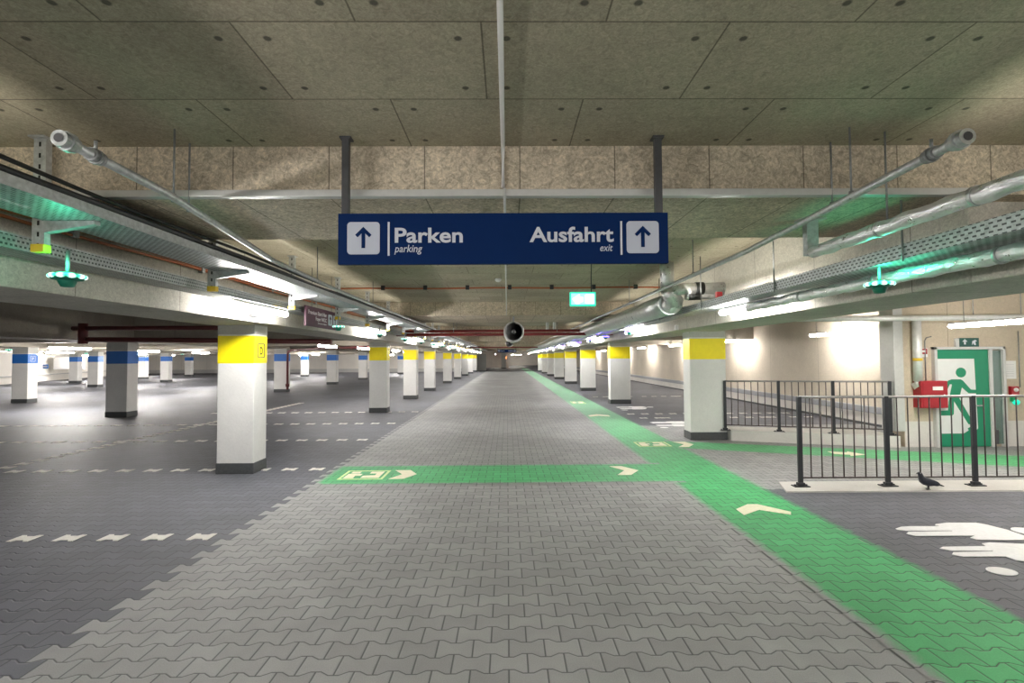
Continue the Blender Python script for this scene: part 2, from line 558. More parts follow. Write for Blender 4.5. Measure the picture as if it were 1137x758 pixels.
# pale strip standing in for the lamp-lit chamfer of the first cross beam
o = MB().box(-3.3, 3.15, 3.195, 3.255, 2.655, 2.70, .006).build('edge_strip', M['frame_grey'])
tag(o, 'pale strip standing in for the lit bottom edge of the first cross beam', 'edge strip')

# ------------------------------------------------------------------ painted green walkways
def green(name, quad, label, soft, n_off=.05, z=.004):
    """quad: four corners (l0, r0, r1, l1); soft: which sides (0: l-edge, 1: r-edge, 2: start, 3: end) fade out"""
    l0, r0, r1, l1 = [Vector((p[0], p[1], 0)) for p in quad]
    bm = bmesh.new()
    us = [0] + ([n_off / max((r0 - l0).length, .1) * 3.2] if soft[0] else []) + ([1 - n_off / max((r0 - l0).length, .1) * 3.2] if soft[1] else []) + [1]
    vs_ = [0] + ([n_off * 3.2 / (l1 - l0).length] if soft[2] else []) + ([1 - n_off * 3.2 / (l1 - l0).length] if soft[3] else []) + [1]
    lay = None
    grid = []
    fade = {}
    for v in vs_:
        row = []
        for u in us:
            p = (l0.lerp(r0, u)).lerp(l1.lerp(r1, u), v)
            vert = bm.verts.new((p.x, p.y, z))
            f = 1.0
            if (u == 0 and soft[0]) or (u == 1 and soft[1]) or (v == 0 and soft[2]) or (v == 1 and soft[3]):
                f = 0.0
            fade[len(fade)] = f
            row.append(vert)
        grid.append(row)
    for a, c in zip(grid, grid[1:]):
        for i in range(len(us) - 1):
            bm.faces.new((a[i], a[i + 1], c[i + 1], c[i]))
    me = bpy.data.meshes.new(name)
    bm.to_mesh(me)
    bm.free()
    at = me.attributes.new('fade', 'FLOAT', 'POINT')
    for i in range(len(me.vertices)):
        at.data[i].value = fade[i]
    me.materials.append(M['green_paving'])
    o = link(bpy.data.objects.new(name, me))
    return tag(o, label, 'painted walkway')

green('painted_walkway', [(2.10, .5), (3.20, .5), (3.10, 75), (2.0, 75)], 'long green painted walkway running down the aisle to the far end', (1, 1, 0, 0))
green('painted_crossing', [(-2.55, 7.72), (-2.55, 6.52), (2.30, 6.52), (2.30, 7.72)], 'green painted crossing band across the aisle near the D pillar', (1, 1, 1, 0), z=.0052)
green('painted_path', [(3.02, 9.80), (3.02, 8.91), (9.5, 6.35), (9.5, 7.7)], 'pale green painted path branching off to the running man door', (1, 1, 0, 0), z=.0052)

def floor_poly(mb, pts, z=.009):
    mb.prism(pts, .0054, z)
    return mb

# --- chevrons and pictograms painted on the green
def chevron(label, pts, mat='cream_paint', group=None):
    o = floor_poly(MB(), pts).build('painted_arrow', M[mat])
    return tag(o, label, 'floor arrow', group)

chevron('cream chevron painted on the long walkway beside the front railing', [(2.40, 5.16), (2.64, 5.33), (2.88, 5.16), (2.93, 5.25), (2.72, 5.53), (2.61, 5.53), (2.41, 5.36)])
chevron('cream chevron at the walkway end of the green crossing', [(1.50, 6.95), (1.69, 6.95), (1.86, 7.22), (1.68, 7.50), (1.50, 7.50), (1.66, 7.22)])
chevron('cream chevron just beside the framed pictogram on the green crossing', [(-1.60, 6.83), (-1.40, 6.84), (-1.27, 7.10), (-1.40, 7.35), (-1.62, 7.35), (-1.47, 7.10)])
chevron('cream chevron on the branch of the walkway beside the first yellow pillar', [(3.06, 9.05), (3.24, 9.04), (3.42, 9.30), (3.36, 9.58), (3.12, 9.60), (3.25, 9.32)])
chevron('pale arrow on the green path behind the front railing', [(5.40, 8.52), (5.66, 8.42), (5.72, 8.50), (5.84, 8.22), (5.52, 8.12), (5.58, 8.22), (5.38, 8.30)])
chevron('small cream chevron on the walkway beside the second yellow pillar', [(2.24, 13.75), (2.52, 13.95), (2.80, 13.75), (2.80, 14.05), (2.52, 14.28), (2.24, 14.05)])

def pictogram(label, x0, x1, y0, y1):
    t = thing('painted_pictogram', label, 'floor pictogram', (x0, y0, 0))
    w, h = x1 - x0, y1 - y0
    e = .035
    f = MB()
    floor_poly(f, [(0, 0), (w, 0), (w, e), (0, e)])
    floor_poly(f, [(0, h - e), (w, h - e), (w, h), (0, h)])
    floor_poly(f, [(0, e), (e, e), (e, h - e), (0, h - e)])
    floor_poly(f, [(w - e, e), (w, e), (w, h - e), (w - e, h - e)])
    f.build('frame', M['pale_green_paint'], t)
    p = MB()
    floor_poly(p, [(.10 * w, .14 * h), (.32 * w, .14 * h), (.30 * w, .42 * h), (.42 * w, .42 * h), (.42 * w, .60 * h), (.10 * w, .62 * h)])
    floor_poly(p, [(.14 * w, .68 * h), (.34 * w, .68 * h), (.34 * w, .86 * h), (.14 * w, .86 * h)])
    p.build('figure', M['cream_paint'], t)
    q = MB()
    floor_poly(q, [(.48 * w, .16 * h), (.88 * w, .16 * h), (.88 * w, .86 * h), (.58 * w, .86 * h), (.58 * w, .66 * h), (.74 * w, .66 * h), (.74 * w, .44 * h), (.48 * w, .40 * h)])
    q.build('car_shape', M['cream_paint'], t)
    return t
pictogram('framed cream pictogram painted at the bay end of the green crossing', -2.29, -1.68, 6.82, 7.34)
pictogram('cream pictogram painted on the walkway branch beside the first walkway pillar', 2.38, 2.97, 9.12, 9.60)
pictogram('faint cream pictogram far along the walkway past the second walkway pillar', 2.28, 2.75, 17.6, 18.5)

# --- white family bay pictogram lying on its side
legA = [(3.61, 4.72), (3.70, 4.765), (3.80, 4.78), (4.07, 4.77), (4.05, 4.80), (4.08, 4.83), (4.22, 4.87), (4.50, 4.86), (4.55, 4.80), (4.60, 4.66), (4.60, 4.46), (4.55, 4.41), (4.35, 4.40), (4.09, 4.42), (4.08, 4.47), (4.17, 4.52), (3.99, 4.52), (3.64, 4.525), (3.60, 4.58), (3.66, 4.63), (4.07, 4.635), (4.08, 4.648), (3.66, 4.66), (3.60, 4.69)]
legB = [(3.60, 4.23), (3.66, 4.265), (4.03, 4.27), (4.05, 4.33), (4.14, 4.35), (4.40, 4.31), (4.50, 4.24), (4.46, 4.08), (4.30, 3.97), (4.05, 3.955), (3.98, 3.97), (3.98, 4.05), (3.64, 4.055), (3.59, 4.10), (3.64, 4.145), (3.98, 4.155), (3.99, 4.17), (3.66, 4.18)]
def disc(cx, cy, rx, ry, n=20):
    return [(cx + rx * math.cos(2 * PI * k / n), cy + ry * math.sin(2 * PI * k / n)) for k in range(n)]
def family(label, dx, dy, sx=1.0):
    t = thing('family_bay_pictogram', label, 'floor pictogram', (3.6 + dx, 4.2 + dy, 0), 0, 'white family bay pictograms')
    for nm, pts in (('large_figure', legA), ('small_figure', legB), ('large_head', disc(4.74, 4.62, .11, .10)), ('small_head', disc(3.68, 3.78, .10, .075))):
        floor_poly(MB(), [((x - 3.6) * sx, y - 4.2) for x, y in pts]).build(nm, M['road_white'], t)
    return t
family('white painted figure pictogram on the dark bay in front of the railing', 0, 0)
family('white painted figure pictogram on the bay behind the first walkway pillar', -.1, 7.75, .95)
family('white painted figure pictogram on the bay near the second walkway pillar', -.1, 11.6, .95)

# --- dashed bay lines made of single white pavers
def bone(cx, cy):
    h, A = PH / 2 - .004, PA
    w = PW / 2 - .004
    return [(cx - w, cy - h - A), (cx - .055, cy - h - A), (cx - .035, cy - h + A), (cx + .035, cy - h + A), (cx + .055, cy - h - A), (cx + w, cy - h - A),
            (cx + w, cy + h + A), (cx + .055, cy + h + A), (cx + .035, cy + h - A), (cx - .035, cy + h - A), (cx - .055, cy + h + A), (cx - w, cy + h + A)]
_paver = []
def link_paver(t, dx, dy):
    if not _paver:
        o = MB().prism(bone(0, 0), .001, .006).build('white_paver', M['marker'], t)
        _paver.append(o)
    else:
        o = _paver[0].copy()
        COL.objects.link(o)
        o.parent = t
    o.location = (dx, dy, 0)
def snap(x, y):
    row = math.floor(y / PH)
    cy = (row + .5) * PH
    cx = (math.floor(x / PW) + .5) * PW if row % 2 == 0 else round(x / PW) * PW
    return cx, cy
def dashes(label, pts):
    x0, y0 = snap(*pts[0])
    t = thing('bay_line', label, 'bay line', (x0, y0, 0))
    for x, y in pts:
        cx, cy = snap(x, y)
        link_paver(t, cx - x0, cy - y0)
def xrow(x0, x1, y):
    n = int(abs(x1 - x0) / .4) + 1
    s = -.4 if x1 < x0 else .4
    return [(x0 + s * i, y) for i in range(n)]
dashes('short dashed white paver line before the D pillar, closest row of the bay', xrow(-2.82, -5.7, 4.72))
dashes('dashed white paver line running out from the foot of the D pillar', xrow(-2.85, -9.3, 7.44))
dashes('dashed white paver line across the bays just beyond the D pillar', xrow(-2.85, -12.5, 10.12))
dashes('dashed white paver line across the bays before the second yellow pillar on the bay side', xrow(-2.88, -15, 12.68))
dashes('dashed white paver line starting at the foot of the second bay side yellow pillar', xrow(-2.85, -9, 15.3))
dashes('dashed white paver line along the bays, parallel to the aisle, crossing the other lines', [(-7.68, 7.8 + .28 * i) for i in range(40)])
dashes('dashed white paver line behind the first walkway pillar, closer of two', xrow(3.5, 8.0, 13.35))
dashes('dashed white paver line behind the first walkway pillar, farther of two', xrow(3.5, 8.0, 14.4))
dashes('thin dashed white paver line beside the third walkway pillar', xrow(3.5, 8.0, 20.6))

# ------------------------------------------------------------------ pillars
def make_pillar(w, d, band, b0, b1, top):
    t = thing('pillar', 'pillar', 'pillar')
    MB().box(-w / 2, w / 2, 0, d, 0, b1 + .02, .012).build('shaft', M['pillar'], t)
    MB().box(-w / 2 - .003, w / 2 + .003, -.003, d + .003, b1 + .02, top, .008).build('pillar_head', M['pillar_top'], t)
    MB().box(-w / 2 - .003, w / 2 + .003, -.003, d + .003, b0, b1, .012).build('colour_band', M[band], t)
    MB().box(-w / 2 - .008, w / 2 + .008, -.008, d + .008, 0, .155, .012).build('skirt', M['skirt'], t)
    return t
def place(proto, xy, label, group, used=[]):
    o = proto if proto not in used else copy_tree(proto)
    used.append(proto)
    o.location = (xy[0], xy[1], 0)
    return tag(o, label, 'pillar', group)

pl = make_pillar(.52, .38, 'yellow', 1.56, 1.96, BB + .01)
first = None
for i, y in enumerate((7.22, 15.12, 20.08, 25.06, 32.5, 39.2, 46.0, 52.8, 59.5)):
    lab = 'yellow-banded concrete pillar marked D at the edge of the parking bays' if i == 0 else \
        'yellow-banded pillar on the parking bay side of the aisle, %s behind the D pillar' % ordinal(i - 1)
    o = place(pl, (-3.86, y), lab, 'yellow pillars on the bay side')
    if i == 0: first = o
pr = make_pillar(.70, .38, 'yellow', 1.565, 1.975, BB + .01)
for i, y in enumerate((9.8, 17.42, 24.3, 30.9, 37.8, 44.6, 51.4, 58.2)):
    place(pr, (3.91, y), 'wide yellow-banded pillar on the green walkway side, %s down the aisle' % ordinal(i), 'yellow pillars on the walkway side')
pb = make_pillar(.60, .42, 'blue_band', 1.515, 1.875, BB + .03)
rows = [(-11.1, (14.46, 20.0, 24.8, 32.0, 38.8, 45.8, 52.6), 'row closest to the aisle'),
        (-18.65, (19.5, 38.0, 46.5), 'second row from the aisle'),
        (-25.0, (30.7, 37.07), 'third row from the aisle'),
        (-31.2, (36.6, 43.4, 49.6), 'row closest to the far wall')]
for xc, ys, where in rows:
    for i, y in enumerate(ys):
        o = place(pb, (xc, y), 'blue-banded parking bay pillar, %s, %s one back' % (where, ordinal(i)), 'blue pillars in the parking bays')
        if xc == -18.65 and i == 0: blue_sign = o
# D plate on the band of the first pillar (on the aisle face)
def D_plate(parent, x, y, z, letter):
    pl_ = MB()
    # rounded square outline on the +X face
    s, r, th = .105, .03, .012
    def rr(s, r):
        out = []
        for cx, cz, a0 in ((s - r, s - r, 0), (-s + r, s - r, 90), (-s + r, -s + r, 180), (s - r, -s + r, 270)):
            for k in range(5):
                a = math.radians(a0 + 22.5 * k)
                out.append((cx + r * math.cos(a), cz + r * math.sin(a)))
        return out
    a, c = rr(s, r), rr(s - th, r - th * .6)
    n = len(a)
    for i in range(n):
        j = (i + 1) % n
        pl_.prism([(a[i][0] + y, a[i][1] + z), (a[j][0] + y, a[j][1] + z), (c[j][0] + y, c[j][1] + z), (c[i][0] + y, c[i][1] + z)], x, x + .004, 'X')
    fr = pl_.build('letter_frame', M['post_grey'] if letter == 'D' else M['sign_white'], parent)
    tx = text_mesh('lettering', letter, 0, 0, .085, .11, 0, M['post_grey'] if letter == 'D' else M['sign_white'], parent, .02)
    for v in tx.data.vertices:
        v.co = Vector((x + .004, y - .042 + v.co.x, z - .055 + v.co.z))
D_plate(first, .264, .19, 1.745, 'D')
D_plate(blue_sign, .304, .20, 1.69, 'P')

# ------------------------------------------------------------------ hanging direction sign
SX0, SX1, SY, SZ0, SZ1 = -1.04, 1.005, 3.10, 2.20, 2.517
def rrect(cx, cz, s, r, n=6):
    out = []
    for sx, sz, a0 in ((1, 1, 0), (-1, 1, 90), (-1, -1, 180), (1, -1, 270)):
        for k in range(n + 1):
            a = math.radians(a0 + 90 * k / n)
            out.append((cx + sx * (s - r) + r * math.cos(a), cz + sz * (s - r) + r * math.sin(a)))
    return out
def direction_sign(label, loc):
    t = thing('direction_sign', label, 'hanging sign', loc)
    W = (SX1 - SX0)
    c = (SX0 + SX1) / 2
    MB().box(SX0, SX1, 0, .035, SZ0, SZ1, .003).build('panel', M['sign_blue'], t)
    for x in (-.998, .952):
        p = MB().box(x - .022, x + .022, .0, .04, SZ1, CH, .003)
        p.box(x - .035, x + .035, -.01, .06, CH - .012, CH - .001)
        p.build('hanging_post', M['post_grey'], t)
    def plate(px):
        cx = px
        cz = 2.362
        ap = MB().prism(rrect(cx, cz, .100, .022), -.004, 0, 'Y').build('arrow_plate', M['sign_white'], t)
        a = [(-.011, -.062), (.011, -.062), (.011, .030), (.036, .005), (.050, .020), (.0, .070), (-.050, .020), (-.036, .005), (-.011, .030)]
        MB().prism([(cx + x, cz + z) for x, z in a], -.007, -.003, 'Y').build('arrow', M['sign_blue'], ap)
    plate(-.882)
    plate(.845)
    for x in (-.727, .712):
        MB().box(x - .006, x + .006, -.004, 0, 2.253, 2.462).build('divider', M['sign_text'], t)
    text_mesh('lettering', 'Parken', -.690, 2.336, .42, .090, 0, M['sign_text'], t, .022)
    text_mesh('lettering', 'parking', -.692, 2.275, .172, .045, 0, M['sign_text'], t, .004, .22)
    text_mesh('lettering', 'Ausfahrt', .143, 2.337, .522, .092, 0, M['sign_text'], t, .022)
    text_mesh('lettering', 'exit', .580, 2.277, .078, .040, 0, M['sign_text'], t, .004, .22)
    return t
ds = direction_sign('blue hanging sign reading Parken and Ausfahrt with two up arrows', (0, SY, 0))
d2 = copy_tree(ds)
d2.location = (0, 55, 0)
tag(d2, 'tiny dark blue hanging sign at the far end of the aisle', 'hanging sign')

# plum sign on the bay side beam (facing the aisle)
t = thing('plum_sign', 'plum coloured sign with white lettering and arrow plates on the bay side beam', 'sign', (-2.94, 7.40, 2.11), PI / 2)
# local x runs along +Y of the world, local -Y faces the aisle
MB().box(0, 1.36, 0, .03, 0, .30, .003).build('panel', M['plum'], t)
text_mesh('lettering', 'Premium Start Hier', .08, .186, .76, .058, 0, M['plum_text'], t, .02)
text_mesh('lettering', 'Foyer WICC', .37, .102, .47, .058, 0, M['plum_text'], t, .02)
text_mesh('lettering', 'entrance foyer', .46, .053, .38, .024, 0, M['plum_text'], t, .0, .2)
for cx in (1.00, 1.235):
    ap = MB().prism(rrect(cx, .150, .090, .022), -.004, 0, 'Y').build('arrow_plate', M['sign_white'], t)
    a = [(-.011, -.062), (.011, -.062), (.011, .030), (.036, .005), (.050, .020), (.0, .070), (-.050, .020), (-.036, .005), (-.011, .030)]
    MB().prism([(cx + x, .15 + z) for x, z in a], -.007, -.003, 'Y').build('arrow', M['plum'], ap)
for cx in (.25, 1.1):
    MB().tube([(cx, .015, .30), (cx, .015, CH - 2.11)], .006, 8).build('hanger_rod', M['strut'], t)

# green emergency exit sign hanging over the aisle
t = thing('exit_sign', 'lit green exit sign hanging on a thin cable above the aisle', 'exit sign', (.88, 5.8, 2.21))
MB().box(-.15, .15, 0, .05, 0, .165, .006).build('housing', M['exit_green'], t)
p = MB()
p.prism([(-.135, .018), (.135, .018), (.135, .147), (-.135, .147)], -.004, 0, 'Y')
p.build('face', M['exit_white'], t)
MB().prism([(-.02, .03), (.02, .03), (.02, .05), (.06, .05), (.06, .10), (.02, .10), (.02, .135), (-.06, .085), (-.06, .08)], -.007, -.003, 'Y').build('arrow', M['exit_pale'], t, (-.06, 0, 0))
MB().prism(rrect(.075, .083, .05, .015), -.007, -.003, 'Y').build('doorway', M['exit_pale'], t)
MB().tube([(.10, .02, .165), (.10, .02, .35), (.11, .02, .6), (.10, .02, CH - 2.21)], .006, 8).build('cable', M['cable'], t)

# ------------------------------------------------------------------ tube lamps
def make_lamp(mat='tube', L=1.42, hang=.16, r=.036):
    t = thing('tube_lamp', 'lamp', 'tube lamp')
    rr = [r * .55, r * .9, r, r, r * .9, r * .55]
    ys = [-L / 2, -L / 2 + .012, -L / 2 + .035, L / 2 - .035, L / 2 - .012, L / 2]
    MB().tube([(0, y, 0) for y in ys], rr, 14).build('diffuser', M[mat], t)
    hs = MB().box(-.030, .030, -L / 2 + .02, L / 2 - .02, .026, .052, .006).build('housing', M['grey_box'], t)
    for y in (-L * .33, L * .33):
        MB().tube([(0, y, .05), (0, y, .05 + hang)], .005, 6).build('hanger', M['strut'], hs)
    return t
lamp = make_lamp(hang=.012)
first_used = False
def put_lamp(proto, state, loc, label, group):
    o = proto if not state else copy_tree(proto)
    state.append(1)
    o.location = loc
    tag(o, label, 'tube lamp', group)
    return o
st = []
for i, y in enumerate([6.3, 11.9, 17.5, 23.2, 28.9, 34.6, 40.3, 46.0, 51.7, 57.4]):
    put_lamp(lamp, st, (-3.06, y, 2.238), 'white tube lamp under the bay side cable trays, %s down the aisle' % ordinal(i), 'tube lamps on the bay side of the aisle')
for i, y in enumerate([6.12, 11.6, 17.4, 23.1, 28.8, 34.5, 40.2, 45.9, 51.6, 57.3]):
    put_lamp(lamp, st, (2.92, y, 2.212), 'white tube lamp beside the walkway side ducts, %s down the aisle' % ordinal(i), 'tube lamps on the walkway side of the aisle')
lampw = make_lamp('lamp_far', 1.5, .75)
sw = []
for i, y in enumerate([12.3, 18.0, 23.7, 29.6, 35.4, 41.2, 47.0, 52.8]):
    put_lamp(lampw, sw, (7.9, y, 2.15), 'warm tube lamp beside the long side wall, %s from the stair wall' % ordinal(i), 'tube lamps along the side wall')
put_lamp(lampw, sw, (7.0, 7.15, 2.075), 'warm tube lamp hanging in front of the running man door', 'tube lamp by the door')
put_lamp(lampw, sw, (6.2, 4.6, 2.3), 'warm tube lamp hanging high just behind the walkway side beam', 'tube lamp by the beam')
lampb = make_lamp('lamp_bay', 1.5, .75)
sbay = []
bay = [(-5.45, 15.4), (-5.35, 18.9), (-5.5, 25.0), (-6.2, 31.0), (-6.0, 38.0), (-13.9, 16.2), (-15.6, 22.0), (-17.5, 29.0), (-15.8, 36.0),
       (-17.0, 45.0), (-21.5, 24.5), (-24.0, 33.0), (-29.0, 31.0), (-33.5, 40.0), (-36.0, 50.0), (-21.0, 52.0), (-28.0, 42.0), (-9.5, 48.0), (-12.5, 55.0)]
for i, (x, y) in enumerate(bay):
    if x > -7:
        lab = 'warm tube lamp close behind the yellow bay side pillars, %s along' % ordinal(i)
    else:
        lab = 'warm tube lamp among the blue pillars, %s counted toward the far wall' % ordinal(i - 5)
    put_lamp(lampw if x > -7 else lampb, sw if x > -7 else sbay, (x, y, 2.0), lab, 'tube lamps in the parking bays')

# ------------------------------------------------------------------ parking guidance lights
def make_detector(led, body):
    t = thing('guidance_light', 'g', 'guidance light')
    MB().tube([(0, 0, .02), (0, 0, .17)], .012, 10).build('stem', M['strut'], t)
    MB().lathe([(0, .025), (.06, .025), (.085, .012), (.088, -.002), (.080, -.016), (.05, -.022), (0, -.022)], seg=24).build('disc', M[body], t)
    q = MB()
    n = 60
    rings = []
    for k in range(n):
        an = 2 * PI * k / n
        rr = .010 + .008 * abs(math.cos(5 * an)) ** .7
        rings.append([q.bm.verts.new(((.082 + rr * math.cos(j * PI / 4)) * math.cos(an), (.082 + rr * math.cos(j * PI / 4)) * math.sin(an), .004 + .8 * rr * math.sin(j * PI / 4))) for j in range(8)])
    for k in range(n):
        for j in range(8):
            f = q.bm.faces.new((rings[k][j], rings[(k + 1) % n][j], rings[(k + 1) % n][(j + 1) % 8], rings[k][(j + 1) % 8]))
            f.smooth = True
    beads = []
    for k in range(n):
        beads += [max(0.0, abs(math.cos(5 * 2 * PI * k / n)) * 1.6 - .6)] * 8
    ring = q.build('led_ring', M[led], t)
    at = ring.data.attributes.new('bead', 'FLOAT', 'POINT')
    for i_, v_ in enumerate(beads):
        at.data[i_].value = v_
    MB().lathe([(.05, -.022), (.046, -.034), (.034, -.060), (.018, -.064), (0, -.064)], seg=20).build('sensor_cone', M[body], t)
    return t
dg_ = make_detector('led_green', 'led_body_green')
db_ = make_detector('led_blue', 'led_body_green')
sg, sb = [], []
def put_det(proto, state, loc, label, group):
    o = proto if not state else copy_tree(proto)
    state.append(1)
    o.location = loc
    return tag(o, label, 'guidance light', group)
for i, y in enumerate([3.17, 8.25, 10.9, 13.6, 16.2, 18.9, 21.5, 24.2, 27, 30, 33, 36, 40, 44, 48]):
    put_det(dg_, sg, (-2.75, y, 2.14), 'round green guidance light under the bay side trays, %s down the aisle' % ordinal(i), 'green guidance lights on the bay side')
put_det(dg_, sg, (2.75, 3.68, 2.14), 'round green guidance light hanging under the walkway side cable tray', 'green guidance light on the walkway side')
for i, y in enumerate([11.2, 13.9, 16.5, 19.2, 21.8, 24.5, 27.2, 30, 33, 36, 40, 44]):
    put_det(db_, sb, (2.72, y, 2.18), 'violet blue guidance light on the walkway side, %s down the aisle' % ordinal(i), 'violet guidance lights on the walkway side')
for i, (x, y) in enumerate([(-18.2, 18.6), (-20.3, 19.4), (-24.5, 29.6), (-24.0, 37.5), (-22.2, 40.5), (-16.2, 43.0)]):
    put_det(dg_, sg, (x, y, 2.02), 'small green guidance light among the blue pillars, %s toward the far wall' % ordinal(i), 'green guidance lights in the bays')

# ------------------------------------------------------------------ cable tray brackets, trays, cables on the bay side
def make_bracket(CH=CH):
    t = thing('tray_bracket', 'b', 'cable tray bracket')
    H = CH - 2.30
    p = MB()
    for (a, c_, e, f) in ((-.038, .038, -.020, -.014), (-.038, -.032, -.014, .022), (.032, .038, -.014, .022)):
        p.box(a, c_, e, f, 2.30, CH)
    p.box(-.05, .05, -.05, .05, CH - .01, CH)
    p.build('post', M['slotted'], t)
    a = MB().prism([(.036, 2.405), (.036, 2.478), (.345, 2.478), (.345, 2.455)], -.022, .022, 'Y')
    a.build('arm', M['steel'], t)
    MB().box(-.042, .042, -.026, .028, 2.285, 2.335, .006).build('end_cap', M['cap_yellow'], t)
    return t
br = make_bracket()
br2 = make_bracket(2.67)
used_br2 = []
for i in range(24):
    yb = 3.12 + 1.82 * i
    under = any(a - .06 < yb < c_ + .06 for a, c_ in ((3.25, 4.43), (12.45, 15.0), (22.0, 23.2), (31.5, 32.7), (41, 42.2)))
    if under:
        o = br2 if not used_br2 else copy_tree(br2)
        used_br2.append(1)
    else:
        o = br if i == 0 else copy_tree(br)
    o.location = (-2.875, yb, 0)
    tag(o, 'galvanised tray bracket with yellow foot cap on the bay side, %s down the aisle' % ordinal(i), 'bracket', 'cable tray brackets')
t = thing('cable_tray', 'galvanised upper cable tray on brackets along the bay side beam', 'cable tray', (-2.65, 0, 2.48))
MB().box(-.20, .20, .4, 62, 0, .004).build('tray_floor', M['tray'], t)
for sx in (-1, 1):
    MB().box(sx * .20 - .003, sx * .20 + .003, .4, 62, 0, .06).build('side_rail', M['steel'], t)
t = thing('wire_tray', 'narrow perforated lower cable tray hugging the bay side beam face', 'cable tray', (-3.12, 0, 2.30))
MB().box(-.12, .12, .4, 62, 0, .004).build('tray_floor', M['mesh_tray'], t)
MB().box(.117, .123, .4, 62, 0, .085).build('side_rail', M['mesh_tray'], t)
for k in range(17):
    pass
# lip of the lower tray
MB().box(.112, .128, .4, 62, .083, .092).build('tray_lip', M['steel'], t)
for k, (x, z, r) in enumerate(((-2.46, 2.565, .020), (-2.50, 2.555, .018), (-2.55, 2.53, .018), (-2.44, 2.605, .013))):
    pts = [(x + .012 * math.sin(i * 1.7 + k), .5 + i * .6, z + .008 * math.sin(i * 1.1 + 2 * k)) for i in range(100)]
    tag(MB().tube(pts, r, 8).build('power_cable', M['cable']), 'black cable lying along the upper tray on the bay side', 'cable', 'black cables on the upper tray')
t = thing('cable_conduit', 'orange cable pair clipped along the bay side beam above the lower tray', 'conduit', (-3.27, 0, 2.57))
for dz in (0, .035):
    MB().tube([(.0 + .006 * math.sin(i * .9), .4 + i * .8, dz + .012 * math.sin(i * 1.3 + dz * 40)) for i in range(50)], .012, 8).build('strand', M['orange'], t)
for k in range(20):
    MB().box(-.03, .018, 2.2 + k * 1.6, 2.25 + k * 1.6, -.02, .06, .004).build('clip', M['strut'], t)
# orange conduit across the ceiling
t = thing('ceiling_conduit', 'thin orange conduit with black clamps crossing the ceiling behind the hanging sign', 'conduit', (0, 9.55, CH - .055))
MB().tube([(-3.25 + i * .5, 0, .006 * math.sin(i * 1.3)) for i in range(14)], .016, 8).build('pipe', M['orange'], t)
for k in range(-3, 4):
    MB().box(k * .8 + .02, k * .8 + .09, -.03, .03, -.03, .053, .004).build('clamp', M['black'], t)
# pale conduit along the middle of the ceiling
t = thing('middle_conduit', 'pale conduit running along the middle of the ceiling and down the cross beam', 'conduit', (-.02, 0, 0))
MB().tube([(0, -1, CH - .016), (0, 3.20, CH - .016), (0, 3.232, CH - .03), (0, 3.232, 2.72)], .013, 8).build('pipe', M['white'], t)
MB().tube([(.01, 3.18, 2.70), (.01, 3.19, 2.652), (.01, 12.3, 2.652)], .008, 8).build('lower_pipe', M['frame_grey'], t)

# sprinkler pipes with couplings
def sprinkler(label, path, rods):
    t = thing('sprinkler_pipe', label, 'pipe')
    MB().tube(path, .023, 14).build('pipe', M['steel'], t)
    p0, p1 = Vector(path[0]), Vector(path[1])
    d = (p1 - p0).normalized()
    e = MB()
    for k, (o0, o1, r_) in enumerate(((-.035, -.005, .036), (-.005, .022, .044), (.022, .05, .034))):
        e.tube([p0 + d * o0, p0 + d * o1], r_, 18)
    for f in e.bm.faces:
        f.smooth = False
    e.tube([p0 - d * .037, p0 - d * .035], .022, 14)
    e.build('end_coupling', M['steel'], t)
    MB().tube([p0 - d * .0385, p0 - d * .034], .020, 14).build('bore', M['post_grey'], t)
    c = MB().tube([p0 + d * .135, p0 + d * .165], .032, 16)
    c.tube([p0 + d * .175, p0 + d * .205], .032, 16)
    c.tube([p0 + d * .162, p0 + d * .178], .037, 16)
    c.tube([p0 + d * .17 + Vector((0, 0, .03)), p0 + d * .17 + Vector((0, 0, .075))], .008, 8)
    c.build('clamp_coupling', M['strut'], t)
    for (x, y, z) in rods:
        r = MB().tube([(x, y, z), (x, y, CH)], .006, 8)
        r.tube([(x, y, z - .02), (x, y, z + .03)], .014, 8)
        r.build('hanger_rod', M['strut'], t)
    return t
ZP = 2.58
sprinkler('galvanised sprinkler pipe above the bay side cable trays', [(-1.93, 2.20, ZP), (-1.96, 2.9, ZP), (-2.08, 3.7, ZP), (-2.28, 4.95, ZP), (-2.38, 7.35, ZP), (-2.4, 40, ZP)],
          [(-1.985, 3.0, ZP), (-2.02, 3.20, ZP), (-2.33, 6.2, ZP), (-2.39, 9.0, ZP)])
sprinkler('galvanised sprinkler pipe above the walkway side ducts', [(2.03, 2.20, ZP), (2.05, 2.5, ZP), (2.12, 3.42, ZP), (2.2, 4.6, ZP), (2.2, 40, ZP)],
          [(2.08, 2.99, ZP), (2.10, 3.2, ZP), (2.2, 5.9, ZP), (2.2, 9.0, ZP)])

